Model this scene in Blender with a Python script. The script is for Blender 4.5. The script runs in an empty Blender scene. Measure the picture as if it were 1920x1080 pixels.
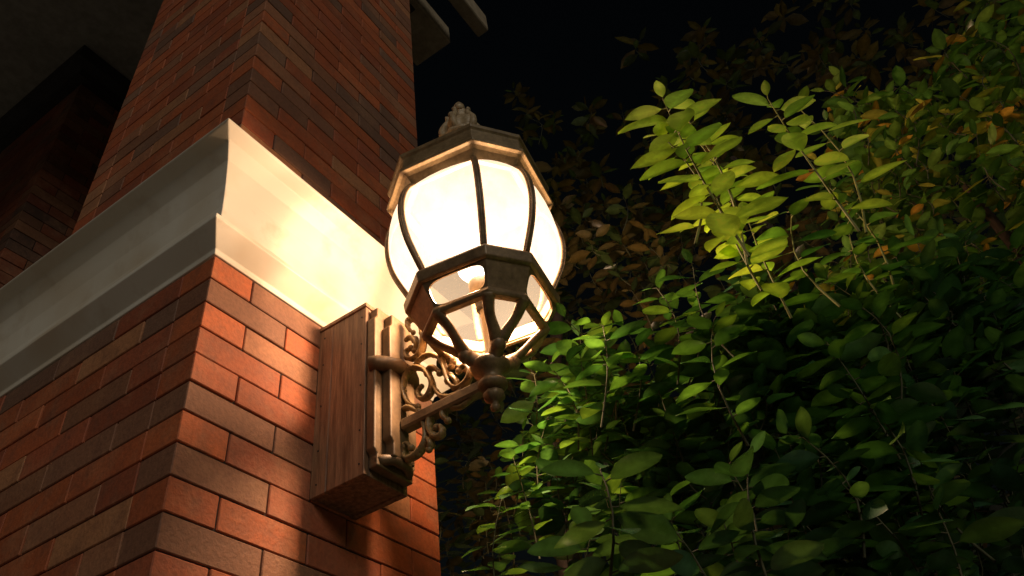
import bpy, math, random
import numpy as np
from mathutils import Vector, Matrix
random.seed(7); rng=np.random.default_rng(7)
sc=bpy.context.scene
col=sc.collection
sc.view_settings.view_transform='Standard'
sc.view_settings.look='None'
# ---------------------------------------------------------------- helpers
def link(o,parent=None):
    col.objects.link(o)
    if parent is not None: o.parent=parent
    return o
def thing(name,label,category,group=None,loc=(0,0,0)):
    e=bpy.data.objects.new(name,None); e.empty_display_size=.1; e.location=loc
    e["label"]=label; e["category"]=category
    if group: e["group"]=group
    link(e); return e
def mesh_obj(name,verts,faces,mat=None,parent=None,smooth=False,mats=None,fmat=None,colors=None):
    me=bpy.data.meshes.new(name)
    me.from_pydata([tuple(v) for v in verts],[],[tuple(f) for f in faces])
    if mats:
        for m in mats: me.materials.append(m)
        if fmat is not None: me.polygons.foreach_set("material_index",np.array(fmat,dtype=np.int32))
    elif mat: me.materials.append(mat)
    if smooth: me.polygons.foreach_set("use_smooth",np.ones(len(me.polygons),dtype=bool))
    if colors is not None:
        a=me.color_attributes.new("tint",'FLOAT_COLOR','POINT')
        c=np.ones((len(verts),4),dtype=np.float32); c[:,:3]=np.array(colors)
        a.data.foreach_set("color",c.ravel())
    me.update()
    o=bpy.data.objects.new(name,me); link(o,parent)
    if parent is not None and parent.type=='EMPTY':
        o.matrix_parent_inverse=Matrix.Translation(-Vector(parent.location))
    return o
class MB:
    def __init__(s): s.v=[];s.f=[]
    def add(s,v,f):
        b=len(s.v); s.v+= [tuple(x) for x in v]; s.f+=[tuple(i+b for i in q) for q in f]
    def tube(s,pts,rad,seg=8,sx=1.0,ref=None,cap=True):
        pts=[Vector(p) for p in pts]; n=len(pts)
        if not hasattr(rad,'__len__'): rad=[rad]*n
        t0=(pts[1]-pts[0]).normalized()
        a=Vector(ref) if ref else (Vector((0,0,1)) if abs(t0.z)<.9 else Vector((1,0,0)))
        vs=[]
        for i in range(n):
            t=(pts[min(i+1,n-1)]-pts[max(i-1,0)]).normalized()
            if ref: bn=t.cross(Vector(ref)).normalized(); nn=bn.cross(t).normalized()
            else:
                a=(a-t*a.dot(t)).normalized(); nn=a; bn=t.cross(nn)
            for k in range(seg):
                an=2*math.pi*(k+.5)/seg
                vs.append(pts[i]+nn*math.cos(an)*rad[i]*sx+bn*math.sin(an)*rad[i])
        fs=[(i*seg+k,i*seg+(k+1)%seg,(i+1)*seg+(k+1)%seg,(i+1)*seg+k) for i in range(n-1) for k in range(seg)]
        if cap: fs+= [tuple(range(seg))[::-1],tuple((n-1)*seg+k for k in range(seg))]
        s.add(vs,fs)
    def lathe(s,c,prof,seg=24,mod=None):
        vs=[];n=len(prof)
        for j,(r,z) in enumerate(prof):
            for k in range(seg):
                a=2*math.pi*k/seg; rr=r*(mod(a,z) if mod else 1)
                vs.append((c[0]+rr*math.cos(a),c[1]+rr*math.sin(a),z))
        fs=[(i*seg+k,i*seg+(k+1)%seg,(i+1)*seg+(k+1)%seg,(i+1)*seg+k) for i in range(n-1) for k in range(seg)]
        fs+=[tuple(range(seg))[::-1],tuple((n-1)*seg+k for k in range(seg))]
        s.add(vs,fs)
    def sphere(s,c,r,seg=12,sz=1.0):
        s.lathe((c[0],c[1]),[(r*math.sin(math.pi*(i+.05)/8.1)+.0002,c[2]-r*sz*math.cos(math.pi*(i+.05)/8.1)) for i in range(9)],seg)
    def box(s,x0,x1,y0,y1,z0,z1,b=0.0):
        if b<=0:
            v=[(x,y,z) for z in(z0,z1) for y in(y0,y1) for x in(x0,x1)]
            f=[(0,2,3,1),(4,5,7,6),(0,1,5,4),(2,6,7,3),(0,4,6,2),(1,3,7,5)]
            s.add(v,f)
        else:
            v,f=cbox(x0,x1,y0,y1,z0,z1,b); s.add(v,f)
def cbox(x0,x1,y0,y1,z0,z1,b):
    lo=(x0,y0,z0);hi=(x1,y1,z1); v=[];idx={}
    for sx in(0,1):
        for sy in(0,1):
            for sz in(0,1):
                sg=(sx,sy,sz); c=[hi[i] if sg[i] else lo[i] for i in range(3)]
                for ax in range(3):
                    p=list(c)
                    for j in range(3):
                        if j!=ax: p[j]+= -b if sg[j] else b
                    idx[(sg,ax)]=len(v); v.append(tuple(p))
    f=[]
    cyc=[(0,0),(1,0),(1,1),(0,1)]
    for ax in range(3):
        o=[i for i in range(3) if i!=ax]
        for s in(0,1):
            q=[]
            for a,bb in cyc:
                sg=[0,0,0]; sg[ax]=s; sg[o[0]]=a; sg[o[1]]=bb; q.append(idx[(tuple(sg),ax)])
            f.append(tuple(q))
    for ax in range(3):
        o=[i for i in range(3) if i!=ax]
        for a in(0,1):
            for bb in(0,1):
                s0=[0,0,0];s1=[0,0,0]; s0[o[0]]=s1[o[0]]=a; s0[o[1]]=s1[o[1]]=bb; s1[ax]=1
                f.append((idx[(tuple(s0),o[0])],idx[(tuple(s1),o[0])],idx[(tuple(s1),o[1])],idx[(tuple(s0),o[1])]))
    for sx in(0,1):
        for sy in(0,1):
            for sz in(0,1):
                g=(sx,sy,sz); f.append((idx[(g,0)],idx[(g,1)],idx[(g,2)]))
    return v,f
def recalc(o):
    import bmesh
    bm=bmesh.new(); bm.from_mesh(o.data); bmesh.ops.recalc_face_normals(bm,faces=bm.faces); bm.to_mesh(o.data); bm.free()
def bevel(o,w,seg=2,ang=35):
    m=o.modifiers.new("b",'BEVEL'); m.width=w; m.segments=seg; m.limit_method='ANGLE'; m.angle_limit=math.radians(ang)
def catm(p,n=6):
    r=[]
    for i in range(len(p)-1):
        p0=p[max(i-1,0)];p1=p[i];p2=p[i+1];p3=p[min(i+2,len(p)-1)]
        for k in range(n):
            t=k/n
            r.append(tuple(.5*((2*p1[j])+(-p0[j]+p2[j])*t+(2*p0[j]-5*p1[j]+4*p2[j]-p3[j])*t*t+(-p0[j]+3*p1[j]-3*p2[j]+p3[j])*t**3) for j in range(len(p1))))
    r.append(p[-1]); return r
# ---------------------------------------------------------------- materials
def newmat(name):
    m=bpy.data.materials.new(name); m.use_nodes=True; nt=m.node_tree; nt.nodes.clear()
    out=nt.nodes.new('ShaderNodeOutputMaterial'); return m,nt,out
def N(nt,t,**kw):
    n=nt.nodes.new(t)
    for k,v in kw.items():
        if hasattr(n,k): setattr(n,k,v)
        else: n.inputs[k].default_value=v
    return n
def noise(nt,vec,scale,detail=6,rough=.6):
    n=N(nt,'ShaderNodeTexNoise'); n.inputs['Scale'].default_value=scale; n.inputs['Detail'].default_value=detail; n.inputs['Roughness'].default_value=rough
    nt.links.new(vec,n.inputs['Vector']); return n.outputs['Fac']
def ramp(nt,fac,stops):
    r=N(nt,'ShaderNodeValToRGB'); e=r.color_ramp.elements
    while len(e)<len(stops): e.new(.5)
    for i,(p,c) in enumerate(stops):
        e[i].position=p; e[i].color=(*c,1) if len(c)==3 else c
    nt.links.new(fac,r.inputs[0]); return r.outputs[0]
def mix(nt,a,b,fac,mode='MIX'):
    m=N(nt,'ShaderNodeMix',data_type='RGBA',blend_type=mode)
    for sock,val in((6,a),(7,b)):
        if hasattr(val,'is_output') : nt.links.new(val,m.inputs[sock])
        else: m.inputs[sock].default_value=(*val,1)
    if hasattr(fac,'is_output'): nt.links.new(fac,m.inputs[0])
    else: m.inputs[0].default_value=fac
    return m.outputs[2]
def mapping(nt,scale=(1,1,1)):
    tc=N(nt,'ShaderNodeTexCoord'); mp=N(nt,'ShaderNodeMapping'); mp.inputs['Scale'].default_value=scale
    nt.links.new(tc.outputs['Object'],mp.inputs['Vector']); return mp.outputs[0]
def princ(nt,out,color,rough=.6,metal=0,bump=None,bstr=.3,bdist=.002):
    p=N(nt,'ShaderNodeBsdfPrincipled')
    if hasattr(color,'is_output'): nt.links.new(color,p.inputs['Base Color'])
    else: p.inputs['Base Color'].default_value=(*color,1)
    if hasattr(rough,'is_output'): nt.links.new(rough,p.inputs['Roughness'])
    else: p.inputs['Roughness'].default_value=rough
    p.inputs['Metallic'].default_value=metal
    if bump is not None:
        b=N(nt,'ShaderNodeBump'); b.inputs['Strength'].default_value=bstr; b.inputs['Distance'].default_value=bdist
        nt.links.new(bump,b.inputs['Height']); nt.links.new(b.outputs[0],p.inputs['Normal'])
    nt.links.new(p.outputs[0],out.inputs['Surface']); return p

def m_brick():
    m,nt,out=newmat("brick_clay"); v=mapping(nt)
    at=N(nt,'ShaderNodeAttribute',attribute_name="tint")
    n1=noise(nt,v,12,8,.7); n2=noise(nt,v,90,5,.6); n3=noise(nt,v,5,8,.7)
    c=mix(nt,at.outputs['Color'],(.20,.085,.05),ramp(nt,n1,[(.46,(0,0,0)),(.74,(.75,.75,.75))]))
    c=mix(nt,c,(.56,.29,.15),ramp(nt,n3,[(.50,(0,0,0)),(.75,(.45,.45,.45))]))
    c=mix(nt,c,(.6,.6,.6),ramp(nt,n2,[(.35,(.5,.5,.5)),(.6,(0,0,0))]),'MULTIPLY')
    princ(nt,out,c,.72,0,n2,.8,.0025); return m
def m_simple(name,c1,c2,scale,rough,metal=0,bstr=.3,bd=.002,mscale=(1,1,1),lo=.35,hi=.65):
    m,nt,out=newmat(name); v=mapping(nt,mscale)
    n1=noise(nt,v,scale,7,.62); n2=noise(nt,v,scale*5,4,.6)
    c=ramp(nt,n1,[(lo,c1),(hi,c2)])
    c=mix(nt,c,(.55,.55,.55),ramp(nt,n2,[(.38,(.5,.5,.5)),(.6,(0,0,0))]),'MULTIPLY')
    princ(nt,out,c,rough,metal,n2,bstr,bd); return m
M_BRICK=m_brick()
M_MORTAR=m_simple("dark_mortar",(.018,.013,.010),(.04,.028,.02),25,.95)
M_BRONZE=m_simple("bronze_paint",(.15,.095,.045),(.31,.205,.11),22,.45,.15,.35,.0015)
M_ROOF=m_simple("bronze_roof",(.20,.135,.065),(.35,.245,.13),22,.45,.1,.35,.0015)  # lighter copy of the bronze, bounce light on the fascia put into its colour
M_FINIAL=m_simple("lit_bronze",(.34,.24,.13),(.62,.47,.29),35,.5,.0,.5,.002)  # pale copy of the bronze, light on the finial put into its colour
M_SCROLL=m_simple("lit_gold_bronze",(.20,.12,.045),(.42,.27,.11),35,.42,.0,.5,.0015)  # golden copy of the bronze, lamplight on the scrolls put into its colour
M_WOOD=m_simple("stained_wood",(.14,.070,.036),(.37,.21,.115),9,.55,0,.6,.002,(9,9,.7))
M_PLATE=m_simple("bronze_plate",(.12,.07,.033),(.23,.14,.07),14,.5,.1,.3,.001)
def m_stone():
    m,nt,out=newmat("painted_stone"); v=mapping(nt)
    n0=noise(nt,v,2.6,5,.5); n1=noise(nt,v,7,5,.6); n2=noise(nt,v,60,5,.6); n4=noise(nt,v,4,4,.5)
    c=ramp(nt,n0,[(.3,(.74,.67,.55)),(.6,(.84,.78,.67))])
    c=mix(nt,c,(.60,.44,.26),ramp(nt,n4,[(.47,(0,0,0)),(.75,(.55,.55,.55))]))
    c=mix(nt,c,(.46,.31,.17),ramp(nt,n1,[(.57,(0,0,0)),(.76,(.45,.45,.45))]))
    princ(nt,out,c,.45,0,n2,.08,.002); return m
M_STONE=m_stone()
M_SOFFIT=m_simple("soffit_plaster",(.28,.26,.22),(.36,.33,.28),3,.9)
M_DARKTRIM=m_simple("dark_trim",(.02,.018,.016),(.035,.03,.026),6,.7)
M_RAFTER=m_simple("pale_rafter",(.32,.25,.16),(.44,.36,.25),5,.7)
M_GROUND=m_simple("bounce_ground",(.36,.33,.28),(.48,.44,.38),2,.9,0,.4,.01)  # unseen ground, made pale to bounce light up to the soffit
M_BARK=m_simple("bark",(.04,.025,.015),(.10,.06,.035),14,.85,0,.8,.004,(1,1,.3))
M_STEM=m_simple("green_stem",(.04,.05,.018),(.10,.09,.035),30,.7)
M_SHOOT=m_simple("lit_stem",(.16,.18,.04),(.30,.28,.08),30,.6)  # paler stem colour, lamplight on the front sprigs painted in
def m_leaf(name,gl=.30,trans=.32):
    m,nt,out=newmat(name); v=mapping(nt)
    at=N(nt,'ShaderNodeAttribute',attribute_name="tint")
    n1=noise(nt,v,35,4,.6)
    c=mix(nt,at.outputs['Color'],(.5,.55,.4),ramp(nt,n1,[(.4,(.6,.6,.6)),(.6,(0,0,0))]),'MULTIPLY')
    p=N(nt,'ShaderNodeBsdfPrincipled'); nt.links.new(c,p.inputs['Base Color']); p.inputs['Roughness'].default_value=gl
    p.inputs['Specular IOR Level'].default_value=.9
    t=N(nt,'ShaderNodeBsdfTranslucent')
    tcol=mix(nt,c,(1.4,1.45,.5),1.0,'MULTIPLY'); nt.links.new(tcol,t.inputs['Color'])
    ms=N(nt,'ShaderNodeMixShader'); ms.inputs[0].default_value=trans
    nt.links.new(p.outputs[0],ms.inputs[1]); nt.links.new(t.outputs[0],ms.inputs[2])
    nt.links.new(ms.outputs[0],out.inputs['Surface']); return m
M_LEAF=m_leaf("glossy_leaf",.27,.24)
M_LIT_LEAF=m_leaf("lit_leaf",.34,.5)  # lit copy of the leaf material for the sprigs near the lamp
def m_glass():
    m,nt,out=newmat("frosted_glass"); v=mapping(nt)
    n1=noise(nt,v,10,8,.7)
    c=ramp(nt,n1,[(.3,(.038,.040,.046)),(.7,(.062,.065,.076))])
    tr=N(nt,'ShaderNodeBsdfTranslucent'); nt.links.new(c,tr.inputs['Color'])
    df=N(nt,'ShaderNodeBsdfDiffuse'); df.inputs[0].default_value=(.02,.02,.02,1)
    tp=N(nt,'ShaderNodeBsdfTransparent'); tp.inputs[0].default_value=(1,1,1,1)
    a=N(nt,'ShaderNodeAddShader'); nt.links.new(tr.outputs[0],a.inputs[0]); nt.links.new(df.outputs[0],a.inputs[1])
    ms=N(nt,'ShaderNodeMixShader'); ms.inputs[0].default_value=.33
    nt.links.new(a.outputs[0],ms.inputs[1]); nt.links.new(tp.outputs[0],ms.inputs[2])
    em=N(nt,'ShaderNodeEmission'); em.inputs[0].default_value=(1,.78,.52,1); em.inputs[1].default_value=.24
    ad=N(nt,'ShaderNodeAddShader'); nt.links.new(ms.outputs[0],ad.inputs[0]); nt.links.new(em.outputs[0],ad.inputs[1])
    nt.links.new(ad.outputs[0],out.inputs['Surface']); return m
M_GLASS=m_glass()
def m_bulb():
    m,nt,out=newmat("lit_bulb")
    em=N(nt,'ShaderNodeEmission'); em.inputs[0].default_value=(1,.88,.68,1); em.inputs[1].default_value=14
    tp=N(nt,'ShaderNodeBsdfTransparent')
    ms=N(nt,'ShaderNodeMixShader'); ms.inputs[0].default_value=.8
    nt.links.new(em.outputs[0],ms.inputs[1]); nt.links.new(tp.outputs[0],ms.inputs[2])
    nt.links.new(ms.outputs[0],out.inputs['Surface']); return m
M_BULB=m_bulb()
M_CERAMIC=m_simple("bulb_base",(.20,.16,.11),(.30,.25,.18),10,.4)
# ---------------------------------------------------------------- ground
g=mesh_obj("ground",[(-150,-150,0),(150,-150,0),(150,150,0),(-150,150,0)],[(0,1,2,3)],M_GROUND); g["kind"]="structure"
# ---------------------------------------------------------------- brick shafts
PAL=[((.52,.13,.042),6),((.46,.11,.037),6),((.40,.10,.042),4),((.28,.12,.065),2),((.23,.115,.07),2),((.46,.195,.085),4),((.36,.145,.07),3)]
PC=[p[0] for p in PAL for _ in range(p[1])]
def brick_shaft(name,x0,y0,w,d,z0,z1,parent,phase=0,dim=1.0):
    V=[];F=[];FM=[];C=[]
    def addb(a,b,c1,e,f_,g_,bev,colr,mi):
        v,f=cbox(a,b,c1,e,f_,g_,bev); base=len(V); V.extend(v); F.extend([tuple(i+base for i in q) for q in f]); FM.extend([mi]*len(f)); C.extend([colr]*len(v))
    j=.0042; t=.11; pz=.0755
    addb(x0+.0055,x0+w-.0055,y0+.0055,y0+d-.0055,z0+.001,z1-.001,.003,(.05,.04,.035),1)
    n=int(math.ceil((z1-z0)/pz)); L=w/3.5; 
    for k in range(n):
        za=z1-(k+1)*pz+j/2; zb=z1-k*pz-j/2
        if za<z0: za=z0+.001
        if zb-za<.01: continue
        odd=(k+phase)%2
        for side in range(4):
            if side in(0,2):
                full=w; x=(.5 if odd else 1.0)*L; Lc=L
            else:
                full=d-2*t; nb=max(2,round(full/L-.5)+.5); Lc=full/nb; x=(1.0 if odd else .5)*Lc
            edges=[0]
            while x<full-.02:
                edges.append(x); x+=Lc
            edges.append(full)
            for a,b in zip(edges[:-1],edges[1:]):
                if b-a<.02: continue
                a2=a+(j/2 if a>0 or side in(1,3) else 0)+random.uniform(-.0006,.0006); b2=b-(j/2 if b<full or side in(1,3) else 0)
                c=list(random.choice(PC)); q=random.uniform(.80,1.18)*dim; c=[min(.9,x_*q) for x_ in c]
                o=random.uniform(-.0015,.0015)
                z_a=za+random.uniform(-.0006,.0006); z_b=zb+random.uniform(-.0006,.0006)
                if side==0: addb(x0+a2,x0+b2,y0+o,y0+t,z_a,z_b,.0020,c,0)
                elif side==2: addb(x0+a2,x0+b2,y0+d-t,y0+d+o,z_a,z_b,.0020,c,0)
                elif side==1: addb(x0+o,x0+t,y0+t+a2,y0+t+b2,z_a,z_b,.0020,c,0)
                else: addb(x0+w-t,x0+w+o,y0+t+a2,y0+t+b2,z_a,z_b,.0020,c,0)
    o=mesh_obj(name,V,F,None,parent,False,[M_BRICK,M_MORTAR],FM,C); recalc(o); return o
W_=.862; DL=1.09
colm=thing("brick_column","square red brick column with a white stone cornice band","column",loc=(W_/2,W_/2,0))
brick_shaft("lower_shaft",0,0,W_,DL,0,3.025,colm,1)
brick_shaft("upper_shaft",0,0,W_,.835,3.372,6.45,colm,0)
def ring_sweep(prof,x0,y0,w,d):
    V=[];F=[];n=len(prof)
    for p,z in prof:
        V+=[(x0-p,y0-p,z),(x0+w+p,y0-p,z),(x0+w+p,y0+d+p,z),(x0-p,y0+d+p,z)]
    for i in range(n-1):
        for k in range(4): F.append((i*4+k,i*4+(k+1)%4,(i+1)*4+(k+1)%4,(i+1)*4+k))
    F+=[(3,2,1,0),tuple((n-1)*4+k for k in range(4))]
    return V,F
prof=[(-.03,3.0265),(.003,3.0265),(.006,3.040),(.050,3.083),(.053,3.086),(.053,3.098),(.050,3.101),(.016,3.110),(.014,3.13),(.016,3.185),(.030,3.25),(.052,3.31),(.080,3.345),(.112,3.362),(.117,3.366),(.116,3.3705),(-.03,3.3715)]
V,F=ring_sweep(prof,0,0,W_,DL)
co=mesh_obj("cornice",V,F,M_STONE,colm); recalc(co); bevel(co,.003,2,12)
# ---------------------------------------------------------------- background pillar + eaves
pil=thing("brick_pillar","red brick pillar darkened as if shaded, with dark capital under the eaves","pillar",loc=(.75,2.8,0))
brick_shaft("shaft",.3,2.35,.9,.9,0,6.45,pil,0,.42)  # same bricks with a darkened palette, shade put into their colour
V,F=ring_sweep([(-.02,6.455),(.05,6.455),(.05,6.52),(.12,6.54),(.12,6.66),(-.02,6.665)],.3,2.35,.9,.9)
recalc(mesh_obj("capital",V,F,M_DARKTRIM,pil))
ev=thing("roof_eaves","pale plaster eaves soffit with projecting timber rafter ends","roof",loc=(0,2,6.67))
mb=MB(); mb.box(-3.5,1.25,.35,7,6.67,6.85); recalc(mesh_obj("soffit",mb.v,mb.f,M_SOFFIT,ev))
mb=MB(); mb.box(-3.5,1.25,.24,.35,6.455,6.85,.004); 
recalc(mesh_obj("fascia_board",mb.v,mb.f,M_DARKTRIM,ev))
for (a,b,xe) in((.2,.5,1.585),(-.06,.03,1.67)):
    mb=MB(); mb.box(.88,xe,a,b,6.46,6.66,.008); recalc(mesh_obj("rafter",mb.v,mb.f,M_RAFTER,ev))
# ---------------------------------------------------------------- lantern
AX,AY=.442,-.482
lan=thing("wall_lantern","lit bronze octagonal wall lantern with frosted glass on brick column","lamp",loc=(AX,0,2.75))
ROT=math.radians(9.5); HW=math.radians(27.4)
ANG=[ROT+math.radians(90*k)+s*HW for k in range(4) for s in(-1,1)]
def op(i,r,z): a=ANG[i%8]; return (AX+r*math.cos(a),AY+r*math.sin(a),z)
def oct_section(mb,sec,closed=True):
    n=len(sec); V=[op(i,r,z) for i in range(8) for (r,z) in sec]; F=[]
    for i in range(8):
        for k in range(n if closed else n-1):
            F.append((i*n+k,((i+1)%8)*n+k,((i+1)%8)*n+(k+1)%n,i*n+(k+1)%n))
    mb.add(V,F)
mb=MB()
bx0,bx1=.3645,.519
mb.box(bx0,bx0+.018,-.166,-.0505,2.50,3.0,.0015)
mb.box(bx0,bx0+.018,-.0495,.0,2.50,3.0,.0015)
mb.box(bx1-.018,bx1,-.166,0,2.50,3.0,.0015)
mb.box(bx0+.0185,bx1-.0185,-.1655,-.148,2.501,2.999,.001)
mb.box(bx0+.0185,bx1-.0185,-.1475,-.001,2.503,2.518,.001)
mb.box(bx0-.004,bx1+.004,-.170,-.001,3.0005,3.013,.0015)
ob=mesh_obj("mounting_box",mb.v,mb.f,M_WOOD,lan); recalc(ob)
for yy in(-.152,-.02):
    for zz in(2.53,2.62,2.75,2.88,2.97):
        mb=MB(); mb.tube([(bx0-.0015,yy,zz),(bx0+.002,yy,zz)],.0024,8)
        o=mesh_obj("nail_head",mb.v,mb.f,M_DARKTRIM,ob)
def plate(hw,z0,z1,y0,y1,notch,nh):
    cx=.442
    out=[(-hw+notch,z0),(hw-notch,z0),(hw-notch,z0+nh),(hw,z0+nh+.012),(hw,z1-nh-.012),(hw-notch,z1-nh),(hw-notch,z1),(-hw+notch,z1),(-hw+notch,z1-nh),(-hw,z1-nh-.012),(-hw,z0+nh+.012),(-hw+notch,z0+nh)]
    n=len(out); V=[(cx+x,y0,z) for x,z in out]+[(cx+x,y1,z) for x,z in out]
    F=[tuple(range(n)),tuple(range(2*n-1,n-1,-1))]+[(i,(i+1)%n,n+(i+1)%n,n+i) for i in range(n)]
    return V,F
bp=MB()
for a in[(.074,2.516,2.992,-.1945,-.1675,.010,.03),(.048,2.540,2.968,-.222,-.194,.010,.035)]:
    V,F=plate(*a); bp.add(V,F)
ob=mesh_obj("back_plate",bp.v,bp.f,M_PLATE,lan); recalc(ob); bevel(ob,.0045,4,30)
for pts,rr in(([(.364,-.180,2.80),(.374,-.197,2.80),(.396,-.214,2.80),(.42,-.226,2.80),(.464,-.226,2.80),(.488,-.214,2.80),(.510,-.197,2.80),(.520,-.180,2.80)],.020),
 ([(.385,-.18,2.535),(.40,-.197,2.536),(.42,-.209,2.54),(.464,-.209,2.54),(.484,-.197,2.536),(.499,-.18,2.535)],.013)):
    bp=MB(); bp.tube(pts,rr,14)
    recalc(mesh_obj("plate_moulding",bp.v,bp.f,M_PLATE,lan,True))
br=MB()
br.box(.425,.459,-.49,-.222,2.618,2.648,.005)
arm=mesh_obj("bracket_arm",br.v,br.f,M_BRONZE,lan); recalc(arm)
def DU(x,y): # pattern units of the ironwork drawing -> metres in the bracket plane
    dx=x-760; dy=y-600
    return (.442,-.2355-.00155*dx+.0001*dy,2.963-.0008*dx-.00164*dy)
scr=[[(778,626),(768,618),(766,604),(777,598),(791,609),(799,632),(797,658),(784,676),(768,676),(764,664),(774,657)],
[(797,728),(790,738),(796,750),(810,744),(818,724),(806,701),(784,694),(766,708),(760,732),(770,756),(790,764)],
[(780,694),(793,679),(813,670),(834,678),(843,698),(850,720),(865,730),(882,718),(888,700),(878,690),(868,700)],
[(818,724),(832,742),(850,746),(868,738),(874,726)],
[(900,738),(868,762),(846,760),(822,772),(812,794),(822,812),(836,806),(834,794),(826,796)],
[(764,792),(784,780),(803,792),(806,818),(792,840),(772,850),(762,838),(770,826),(779,832)],
[(764,640),(776,636),(786,648),(782,662)],[(806,701),(820,694),(832,704)],
[(834,678),(846,672),(858,680),(854,692)],[(760,770),(775,766),(792,772)],[(846,760),(838,776),(846,784)],
[(797,640),(806,630),(804,618)],[(865,730),(862,716),(852,708)],[(806,812),(816,822),(812,832)]]
for sct in scr:
    mb=MB(); c=catm([DU(*p) for p in sct],6); n=len(c)
    rd=[.0036+.0034*math.sin(math.pi*i/(n-1)) for i in range(n)]
    mb.tube(c,rd,8,2.0,ref=(1,0,0))
    mb.sphere(c[0],.0070); mb.sphere(c[-1],.0088)
    for q in range(4,n-4,5): mb.sphere(c[q],rd[q]*(1.6 if (q//5)%2 else 1.3),8)
    mesh_obj("scroll",mb.v,mb.f,M_SCROLL,arm,True)
mb=MB()
mb.lathe((AX,AY),[(.006,2.612),(.026,2.614),(.034,2.622),(.034,2.632),(.022,2.64),(.022,2.65),(.030,2.658),(.044,2.668),(.048,2.680),(.040,2.690),(.022,2.696),(.012,2.70)],28)
recalc(mesh_obj("hub",mb.v,mb.f,M_BRONZE,lan,True))
mb=MB()
mb.lathe((AX,AY),[(.002,2.556),(.009,2.559),(.012,2.566),(.009,2.574),(.007,2.578),(.012,2.581),(.021,2.588),(.025,2.597),(.022,2.606),(.013,2.611),(.010,2.6135)],24,lambda a,z:1+.06*math.cos(8*a))
recalc(mesh_obj("pendant",mb.v,mb.f,M_BRONZE,lan,True))
for k in range(4):
    ia=2*k+1
    mb=MB()
    ac=ROT+math.radians(45+90*k); ca,sa=math.cos(ac),math.sin(ac)
    J=(AX+ca*.058,AY+sa*.058,2.702)
    for i in(ia,ia+1):
        a0=op(i,.146,2.783); m1=op(i,.112,2.752)
        mid=(m1[0]*.5+J[0]*.5,m1[1]*.5+J[1]*.5,2.726)
        c=catm([a0,m1,mid,J],4); nn=len(c)
        mb.tube(c,[.0175-.0040*math.sin(math.pi*min(1,q/(nn-1)*1.2)) for q in range(nn)],8,.62)
    mb.tube(catm([J,(AX+ca*.042,AY+sa*.042,2.692),(AX+ca*.02,AY+sa*.02,2.676)],5),[.018]*11,10)
    mb.sphere(J,.020,10)
    ob=mesh_obj("cradle_arm",mb.v,mb.f,M_BRONZE,lan,True); recalc(ob)
mb=MB(); oct_section(mb,[(.132,2.774),(.152,2.774),(.157,2.781),(.153,2.794),(.138,2.794)])
ob=mesh_obj("cradle_ring",mb.v,mb.f,M_BRONZE,lan); recalc(ob); bevel(ob,.002,2,30)
mb=MB(); oct_section(mb,[(.172,2.860),(.184,2.854),(.193,2.858),(.197,2.885),(.191,2.895),(.182,2.899),(.174,2.896)])
ob=mesh_obj("gallery_ring",mb.v,mb.f,M_BRONZE,lan); recalc(ob); bevel(ob,.0025,2,30)
mb=MB()
zt,zb=2.8555,2.7935; rt,rb=.182,.150
for i in range(8):
    a=Vector(op(i,rb,zb));b=Vector(op(i+1,rb,zb));c=Vector(op(i+1,rt,zt));d=Vector(op(i,rt,zt))
    nrm=(b-a).cross(d-a).normalized()
    if i%2==1:
        th=.006; V=[a,b,c,d]+[p-nrm*th for p in(a,b,c,d)]
        mb.add(V,[(0,1,2,3),(7,6,5,4),(0,1,5,4),(1,2,6,5),(2,3,7,6),(3,0,4,7)])
    else:
        n=48; O=[];I=[]
        for k in range(n):
            an=2*math.pi*k/n; cx,cy=math.cos(an),math.sin(an)
            s=max(abs(cx),abs(cy)); ux,uy=cx/s,cy/s
            if cy>0: ex=.91*abs(cx)**.5*math.copysign(1,cx); ey=.88*abs(cy)**.7
            else: ex=.91*abs(cx)**.35*math.copysign(1,cx); ey=-.95*abs(cy)**.35
            def P(u,v):
                u=(u+1)/2;v=(v+1)/2; return (a*(1-u)+b*u)*(1-v)+(d*(1-u)+c*u)*v
            O.append(P(ux,uy)); I.append(P(ex,ey))
        th=.006
        V=O+I+[p-nrm*th for p in O]+[p-nrm*th for p in I]; F=[]
        for k in range(n):
            k2=(k+1)%n
            F+=[(k,k2,n+k2,n+k),(2*n+k,3*n+k,3*n+k2,2*n+k2),(n+k,n+k2,3*n+k2,3*n+k)]
        mb.add(V,F)
ob=mesh_obj("gallery_cage",mb.v,mb.f,M_BRONZE,lan); recalc(ob)
GP=[(.172,2.899),(.193,2.94),(.213,2.985),(.225,3.03),(.230,3.07),(.229,3.11),(.222,3.15),(.208,3.185),(.186,3.212)]
GPs=catm(GP,3)
for i in range(8):
    V=[];nn=len(GPs)
    mcol=7
    for r,z in GPs:
        a=Vector(op(i,r,z));b=Vector(op(i+1,r,z)); mid=(a+b)/2; outv=(mid-Vector((AX,AY,z))).normalized()
        for q in range(mcol):
            t=q/(mcol-1); V.append(a.lerp(b,t)+outv*(.012*4*t*(1-t)))
    F=[(j*mcol+q,j*mcol+q+1,(j+1)*mcol+q+1,(j+1)*mcol+q) for j in range(nn-1) for q in range(mcol-1)]
    ob=mesh_obj("glass_pane",V,F,M_GLASS,lan,True)
for i in range(8):
    mb=MB(); pts=[Vector(op(i,r+.002,z)) for r,z in GPs]
    a=ANG[i]; mb.tube(pts,.0095,8,.8,ref=(math.cos(a),math.sin(a),.001))
    d=Vector((-math.sin(a),math.cos(a),0)); o_=Vector((math.cos(a),math.sin(a),0))*.0062
    mb.tube([p+d*.0042+o_ for p in pts],.0030,6); mb.tube([p-d*.0042+o_ for p in pts],.0030,6)
    mesh_obj("rib",mb.v,mb.f,M_BRONZE,lan,True)
mb=MB()
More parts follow.
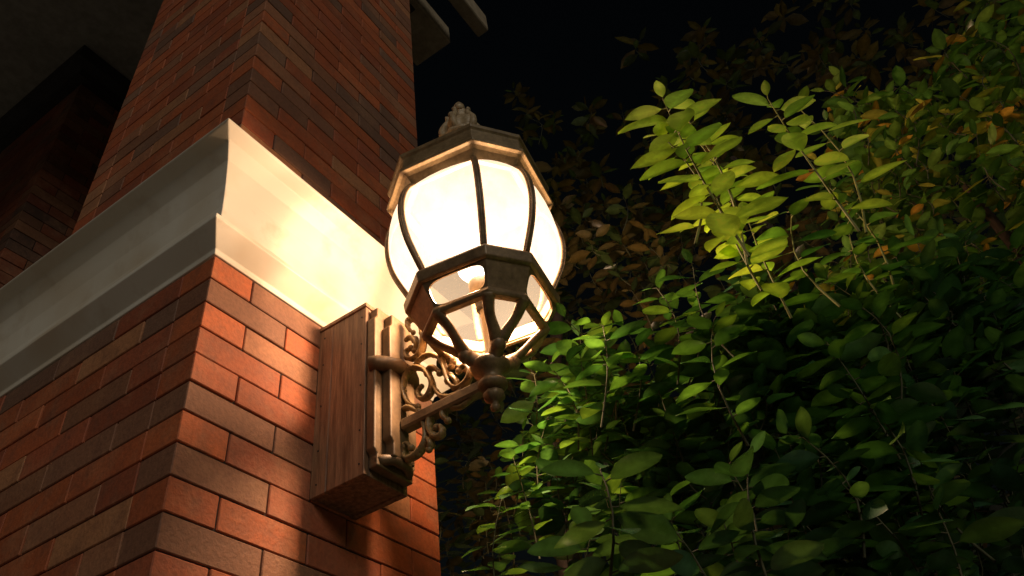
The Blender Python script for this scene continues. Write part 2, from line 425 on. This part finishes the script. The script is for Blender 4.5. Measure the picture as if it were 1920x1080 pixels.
oct_section(mb,[(.170,3.222),(.180,3.209),(.194,3.207),(.199,3.213),(.213,3.230),(.223,3.236),(.234,3.238),(.236,3.246),(.229,3.254),(.225,3.262),(.225,3.296),(.231,3.302),(.233,3.312),(.225,3.320),(.195,3.330),(.165,3.352),(.135,3.388),(.105,3.427),(.078,3.47),(.062,3.505),(.056,3.535),(.050,3.537),(.048,3.50),(.10,3.41),(.150,3.33),(.185,3.27)])
roof=mesh_obj("roof",mb.v,mb.f,M_ROOF,lan); recalc(roof); bevel(roof,.0015,2,40)
mb=MB()
mb.lathe((AX,AY),[(.03,3.53),(.060,3.535),(.066,3.545),(.058,3.556),(.046,3.562),(.050,3.575),(.057,3.592),(.053,3.612),(.041,3.63),(.028,3.652),(.022,3.664),(.028,3.672),(.030,3.682),(.023,3.695),(.013,3.705),(.012,3.712),(.018,3.720),(.017,3.732),(.010,3.745),(.003,3.757)],48,lambda a,z:1+(.12*math.cos(6*a) if 3.56<z<3.66 else .03*math.cos(12*a)))
for k in range(6):
    a=ROT+k*math.pi/3; ca,sa=math.cos(a),math.sin(a)
    pts=[(AX+ca*r,AY+sa*r,z) for r,z in catm([(.043,3.560),(.059,3.572),(.062,3.595),(.052,3.622),(.040,3.646),(.041,3.662),(.048,3.663)],4)]
    mb.tube(pts,[.013-.006*i/(len(pts)-1) for i in range(len(pts))],8)
for k in range(4):
    a=ROT+.4+k*math.pi/2; ca,sa=math.cos(a),math.sin(a)
    mb.sphere((AX+ca*.026,AY+sa*.026,3.688),.013,10)
recalc(mesh_obj("finial",mb.v,mb.f,M_FINIAL,lan,True))
mb=MB(); mb.lathe((AX,AY),[(.010,2.70),(.011,2.72),(.009,2.73),(.009,2.83),(.012,2.835),(.009,2.84),(.010,2.852)],18)
recalc(mesh_obj("socket_stem",mb.v,mb.f,M_CERAMIC,lan,True))
mb=MB(); mb.lathe((AX,AY),[(.010,2.8525),(.018,2.854),(.019,2.862),(.017,2.872),(.020,2.876),(.020,2.890),(.01,2.892)],20)
recalc(mesh_obj("socket",mb.v,mb.f,M_DARKTRIM,lan,True))
mb=MB(); mb.lathe((AX,AY),[(.015,2.893),(.026,2.896),(.030,2.91),(.031,2.945),(.028,2.957),(.01,2.959)],24)
recalc(mesh_obj("bulb_base",mb.v,mb.f,M_CERAMIC,lan,True))
mb=MB(); mb.lathe((AX,AY),[(.014,2.960),(.036,2.97),(.054,2.995),(.062,3.03),(.056,3.07),(.035,3.10),(.004,3.11)],24)
recalc(mesh_obj("bulb",mb.v,mb.f,M_BULB,lan,True))
ld=bpy.data.lights.new("bulb_light",'POINT'); ld.energy=108; ld.color=(1,.64,.37); ld.shadow_soft_size=.05
lo=bpy.data.objects.new("bulb_light",ld); link(lo); lo.location=(AX,AY,3.025)
lo.parent=lan; lo.matrix_parent_inverse=Matrix.Translation(-Vector(lan.location))
# ---------------------------------------------------------------- foliage
def up_frame(d,n):
    d=d/np.linalg.norm(d); n=n-d*np.dot(n,d); n/=np.linalg.norm(n); return d,np.cross(n,d),n
class Foliage:
    def __init__(s,rows=7): s.V=[];s.F=[];s.C=[];s.n=0;s.rows=rows
    def leaf(s,p,d,n,L,asp,c,curl=.12,fold=.16):
        d,sd,n=up_frame(np.array(d,float),np.array(n,float)); R=s.rows
        t=np.linspace(0,1,R)
        w=.5*asp*L*np.sin(np.pi*t**.95)**.68; w[0]=.02*L; w[-1]=.008*L
        ctr=p+np.outer(t*L,d)-np.outer(curl*L*t**2,n)
        tw=random.uniform(-.15,.15)
        lift=fold*w[:,None]*n
        wav=(.06*L*np.sin(t*random.uniform(4,8)+random.random()*6)*.35)[:,None]*n
        lft=ctr+w[:,None]*sd+lift+ (tw*t*w)[:,None]*n+wav
        rgt=ctr-w[:,None]*sd+lift- (tw*t*w)[:,None]*n-wav*.6
        v=np.stack([lft,ctr,rgt],1).reshape(-1,3)
        s.V.append(v); b=s.n
        for i in range(R-1):
            for q in(0,1): s.F.append((b+i*3+q,b+i*3+q+1,b+i*3+q+4,b+i*3+q+3))
        cc=np.tile(np.array(c),(len(v),1)); cc=cc.reshape(R,3,3); cc[:,1,:]*=1.55; 
        s.C.append(cc.reshape(-1,3)); s.n+=len(v)
    def obj(s,name,parent,mat):
        return mesh_obj(name,np.concatenate(s.V),s.F,mat,parent,True,colors=np.concatenate(s.C))
def gcol(kind):
    if kind=='lit': c=random.choice([(.50,.64,.13),(.43,.58,.11),(.54,.66,.15),(.26,.44,.08)])  # lamplight put into the leaf colour
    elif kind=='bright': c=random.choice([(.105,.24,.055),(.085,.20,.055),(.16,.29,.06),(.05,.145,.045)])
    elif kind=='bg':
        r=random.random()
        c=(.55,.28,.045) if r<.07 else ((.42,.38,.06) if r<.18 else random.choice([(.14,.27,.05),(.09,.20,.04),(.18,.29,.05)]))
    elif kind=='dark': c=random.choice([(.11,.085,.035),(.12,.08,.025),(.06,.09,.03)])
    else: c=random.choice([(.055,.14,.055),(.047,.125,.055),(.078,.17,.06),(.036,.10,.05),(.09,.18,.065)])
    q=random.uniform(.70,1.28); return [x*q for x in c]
def sprig(fo,st,tip,length,n,L,kind,lean=None,asp=.46,tilt=.35,rad=.0035,bias=(0,0),even=False):
    tip=np.array(tip,float)
    if lean is None: lean=np.array([random.uniform(-.22,.22),random.uniform(-.22,.22)])
    base=tip-np.array([lean[0]*length,lean[1]*length,length])
    bend=np.array([random.uniform(-.04,.04),random.uniform(-.04,.04),0])
    P=[base+(tip-base)*t+bend*math.sin(math.pi*t) for t in np.linspace(0,1,6)]
    st.tube([tuple(p) for p in P],[rad*(1-.65*t) for t in np.linspace(0,1,6)],5,cap=False)
    az=random.uniform(0,6.28)
    for k in range(n):
        t=1-(k/n)**1.1*.95
        az+=2.4+random.uniform(-.35,.35)
        i=min(int(t*5),4); f=t*5-i; p=P[i]*(1-f)+P[i+1]*f
        if even: el=(.5 if k==0 else .25 if k<3 else .08)+random.uniform(-.15,.15)
        else: el=(.45*math.exp(-k/1.6)+random.uniform(-.15,.25)) if k<4 else random.uniform(-.4,.3)
        d=np.array([math.cos(az)*math.cos(el),math.sin(az)*math.cos(el),math.sin(el)])
        nrm=np.array([bias[0]+random.gauss(0,tilt),bias[1]+random.gauss(0,tilt),1.0])
        if even: d=d-np.array([0,0,1])*(bias[0]*d[0]+bias[1]*d[1])
        q=p+d*.012
        st.tube([tuple(p),tuple(q)],[rad*.5,rad*.4],4,cap=False)
        sz=L*random.uniform(.68,1.2)*(.6 if k==0 else (.85 if k==1 else 1))
        fo.leaf(q,d,nrm,sz,asp*random.uniform(.88,1.15),gcol(kind),random.uniform(-.02,.22),random.uniform(.05,.28))
    return base
def trunk(st,pts,r0,r1):
    c=catm([tuple(p) for p in pts],5); n=len(c)
    st.tube(c,[r0+(r1-r0)*i/(n-1) for i in range(n)],9)
def finish(th,fo,st,wood,root,top,leafmat=M_LEAF,stemmat=M_STEM):
    fo.obj("foliage",th,leafmat)
    mesh_obj("twigs",st.v,st.f,stemmat,th,True)
    tb=MB()
    trunk(tb,[root,((root[0]*.7+top[0]*.3)+.05,(root[1]*.7+top[1]*.3)-.04,top[2]*.4),top],.035,.012)
    mesh_obj("trunk",tb.v,tb.f,M_BARK,th,True)
def shrub(name,label,category,basexy,group=None): return thing(name,label,category,group,(basexy[0],basexy[1],0))
th=shrub("ficus_shrub","tall ficus shrub with lamp-lit yellow-green leaves beside the lantern","shrub",(1.0,-1.0),"garden ficus shrubs")
fo=Foliage(9); st=MB()
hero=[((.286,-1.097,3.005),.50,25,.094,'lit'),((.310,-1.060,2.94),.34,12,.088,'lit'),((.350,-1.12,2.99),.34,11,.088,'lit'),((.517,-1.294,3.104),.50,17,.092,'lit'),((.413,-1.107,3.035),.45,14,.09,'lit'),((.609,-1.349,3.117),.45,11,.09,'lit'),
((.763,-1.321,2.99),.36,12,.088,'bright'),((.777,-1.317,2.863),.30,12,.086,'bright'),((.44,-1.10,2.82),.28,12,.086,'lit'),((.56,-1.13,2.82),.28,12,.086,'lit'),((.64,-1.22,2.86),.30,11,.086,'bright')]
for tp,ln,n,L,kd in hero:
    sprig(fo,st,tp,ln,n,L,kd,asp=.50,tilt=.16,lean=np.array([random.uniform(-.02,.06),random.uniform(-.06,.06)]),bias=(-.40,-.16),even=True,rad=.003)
finish(th,fo,st,None,(1.0,-1.0,0),(.80,-1.05,2.5),M_LIT_LEAF,M_SHOOT)
def clear(p):
    if p[0]<.95 and p[1]>-.12: return False
    if math.hypot(p[0]-AX,p[1]-AY)<.30 and p[2]>2.45: return False
    if p[0]<.60 and p[1]>-.62 and p[2]>2.4: return False
    return True
th=shrub("ficus_shrub","dense green ficus shrub growing under and behind the lantern","shrub",(1.1,-.6),"garden ficus shrubs")
fo=Foliage(8); st=MB(); wood=[]
for tp in[(.594,-.628,2.837),(.577,-.7245,2.754),(.641,-.862,2.837),(.586,-.973,2.798),(.714,-1.073,2.725),(.72,-.50,2.83),(.70,-.60,2.80),(.66,-.75,2.78),(.62,-.36,2.451),(.70,-.36,2.606),(.93,-.17,2.70),(.75,-.45,2.70),(.554,-.98,2.61),(.60,-.80,2.62),(.68,-.68,2.66)]:
    sprig(fo,st,tp,.3,15,.082,'bright',asp=.46,bias=(-.25,-.05),tilt=.25,even=True,rad=.0025)
LINE=[(.66,-.40),(.64,-.70),(.70,-1.02),(.80,-1.22),(.95,-1.50),(1.25,-2.05)]
def lp(u):
    u*=len(LINE)-1; i=min(int(u),len(LINE)-2); f=u-i
    return (LINE[i][0]*(1-f)+LINE[i+1][0]*f,LINE[i][1]*(1-f)+LINE[i+1][1]*f)
def fill(fo,st,wood,u0,u1,num,kinds,L=.084):
    c=0
    while c<num:
        u=random.uniform(u0,u1); w=random.random()**1.7*.75; x,y=lp(u)
        px=x+w*.9; py=y+w*.25
        top=2.78+.38*w+.07*math.sin(u*17)+.05*math.sin(u*41+1)
        z=random.uniform(1.9,top) if random.random()<.70 else random.uniform(top-.35,top)
        px-= (top-z)*.10
        if math.sin(px*11+1.3)*math.sin(py*9.5)*math.sin(z*10+.7)<-.30: continue
        if not clear((px,py,z)) : continue
        k=random.choice(kinds)
        sprig(fo,st,(px,py,z),random.uniform(.12,.22),random.randint(10,15),L*random.uniform(.8,1.2),k,tilt=.42,asp=.47,bias=(-.15,0),lean=np.array([random.uniform(-.5,.15),random.uniform(-.45,.25)]),rad=.0022)
        c+=1
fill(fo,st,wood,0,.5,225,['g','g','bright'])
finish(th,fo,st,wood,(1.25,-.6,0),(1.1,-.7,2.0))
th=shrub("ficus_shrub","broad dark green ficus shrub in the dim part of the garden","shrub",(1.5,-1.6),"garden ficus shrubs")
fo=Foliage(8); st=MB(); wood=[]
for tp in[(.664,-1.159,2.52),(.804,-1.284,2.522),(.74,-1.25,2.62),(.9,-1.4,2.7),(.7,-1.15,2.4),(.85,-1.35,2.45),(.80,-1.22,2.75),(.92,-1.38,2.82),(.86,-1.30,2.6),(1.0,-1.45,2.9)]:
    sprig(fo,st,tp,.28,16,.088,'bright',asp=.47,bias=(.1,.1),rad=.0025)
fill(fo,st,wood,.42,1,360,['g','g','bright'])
finish(th,fo,st,wood,(1.7,-1.6,0),(1.4,-1.4,2.0))
th=shrub("ficus_shrub","low ficus shrub with large smooth oval leaves","shrub",(.6,-1.0),"garden ficus shrubs")
fo=Foliage(12); st=MB(); wood=[]
for tp in[(.259,-.774,2.215),(.383,-.981,2.20),(.543,-1.0845,2.175),(.43,-.81,2.21),(.34,-.84,2.12),(.48,-.98,2.10),(.62,-1.2,2.14),(.34,-.70,2.16),(.50,-.92,2.26),(.68,-1.22,2.26),(.42,-.90,2.14),(.58,-1.05,2.30)]:
    sprig(fo,st,tp,.24,12,.090,'bright' if random.random()<.3 else 'g',asp=.47,tilt=.3,rad=.003,bias=(.30,.25))
finish(th,fo,st,wood,(.65,-.95,0),(.55,-.92,1.6))
def bigcrown(fo,st,wood,num,box,kind,L,topf,thin=None):
    c=0
    while c<num:
        x=random.uniform(box[0],box[1]);y=random.uniform(box[2],box[3]);z=random.uniform(box[4],topf(x,y))
        if thin and not thin(x,y,z): continue
        b=sprig(fo,st,(x,y,z),random.uniform(.12,.22),random.randint(9,13),L*random.uniform(.8,1.2),kind,tilt=.45,rad=.0022)
        c+=1
def blob(x,y,z): return math.sin(x*7+1)*math.sin(y*6.3)*math.sin(z*6.1+.5)>-.15
def tree_finish(th,fo,st,wood,tr,hubp):
    fo.obj("foliage",th,M_LEAF); mesh_obj("twigs",st.v,st.f,M_STEM,th,True)
    tb=MB()
    for pts,r0,r1 in tr: trunk(tb,pts,r0,r1)
    mesh_obj("trunk",tb.v,tb.f,M_BARK,th,True)
th=shrub("garden_tree","leafy garden tree with yellowing and orange leaves at night","tree",(2.0,-1.9),"garden trees")
fo=Foliage(6); st=MB(); wood=[]
bigcrown(fo,st,wood,440,(1.0,1.8,-2.4,-.90,2.7),'bg',.072,lambda x,y:3.56+.35*(x-1.0)+.10*math.sin(y*8)+max(0,-1.5-y)*.5,lambda x,y,z:blob(x,y,z) and not (y>-1.36 and z>3.06+.5*(x-1.0)))
tree_finish(th,fo,st,wood,[([(2.0,-1.9,0),(1.95,-1.85,1.2),(1.85,-1.8,2.6)],.09,.05),([(1.85,-1.8,2.55),(1.6,-1.75,3.0),(1.4,-1.7,3.3)],.035,.008),([(1.85,-1.8,2.55),(1.7,-2.0,3.1),(1.55,-2.1,3.6)],.035,.008)],(1.87,-1.81,2.5))
th=shrub("garden_tree","dark sparse tree with brownish leaves behind the column","tree",(2.0,.1),"garden trees")
fo=Foliage(5); st=MB(); wood=[]
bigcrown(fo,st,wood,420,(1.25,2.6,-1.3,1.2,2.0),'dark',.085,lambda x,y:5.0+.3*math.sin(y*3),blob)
tree_finish(th,fo,st,wood,[([(1.95,-.05,0),(1.85,.02,1.6),(1.80,.10,3.0),(2.0,.0,4.2)],.05,.03)],(1.82,.08,3.2))
th=shrub("garden_tree","tall dark tree crown closing off the night sky","tree",(3.6,-1.2),"garden trees")
fo=Foliage(4); st=MB(); wood=[]
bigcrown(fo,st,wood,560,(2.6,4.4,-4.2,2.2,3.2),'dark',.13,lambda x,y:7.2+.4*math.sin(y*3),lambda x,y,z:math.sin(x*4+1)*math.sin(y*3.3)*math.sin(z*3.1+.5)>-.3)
tree_finish(th,fo,st,wood,[([(3.6,-1.2,0),(3.7,-1.1,2.0),(3.5,-1.0,4.5),(3.6,-1.0,6.2)],.16,.05)],(3.5,-1.0,4.6))
# ---------------------------------------------------------------- light + world
w=bpy.data.worlds.new("World"); sc.world=w; w.use_nodes=True
bg=w.node_tree.nodes['Background']; sky=w.node_tree.nodes.new('ShaderNodeTexSky'); sky.sky_type='NISHITA'; sky.sun_disc=False
SE=math.radians(26)
dirv=Vector((-.66,-.75,0)).normalized()
sky.sun_elevation=math.radians(2); sky.sun_rotation=math.atan2(dirv.x,dirv.y)
w.node_tree.links.new(sky.outputs[0],bg.inputs[0]); bg.inputs[1].default_value=.0025
sd=bpy.data.lights.new("fill_sun",'SUN'); sd.energy=.56; sd.angle=math.radians(20); sd.color=(1,.93,.79)  # weak sun lamp added as fill for unseen light from the camera side
so=bpy.data.objects.new("fill_sun",sd); link(so)
to_sun=Vector((dirv.x*math.cos(SE),dirv.y*math.cos(SE),math.sin(SE)))
so.rotation_euler=to_sun.to_track_quat('Z','Y').to_euler(); so.location=(-3,-3,4)
# ---------------------------------------------------------------- camera
r=Vector((.5527,-.8251,-.1160)); u=Vector((-.5148,-.4477,.7307)); b=r.cross(u)
cd=bpy.data.cameras.new("camera"); cd.lens=27.19; cd.sensor_width=36; cd.clip_start=.02; cd.clip_end=500
co_=bpy.data.objects.new("camera",cd); link(co_)
r.normalize(); b.normalize(); u=b.cross(r)
co_.matrix_world=Matrix(((r.x,u.x,b.x,-.801),(r.y,u.y,b.y,-1.223),(r.z,u.z,b.z,1.6),(0,0,0,1)))
sc.camera=co_
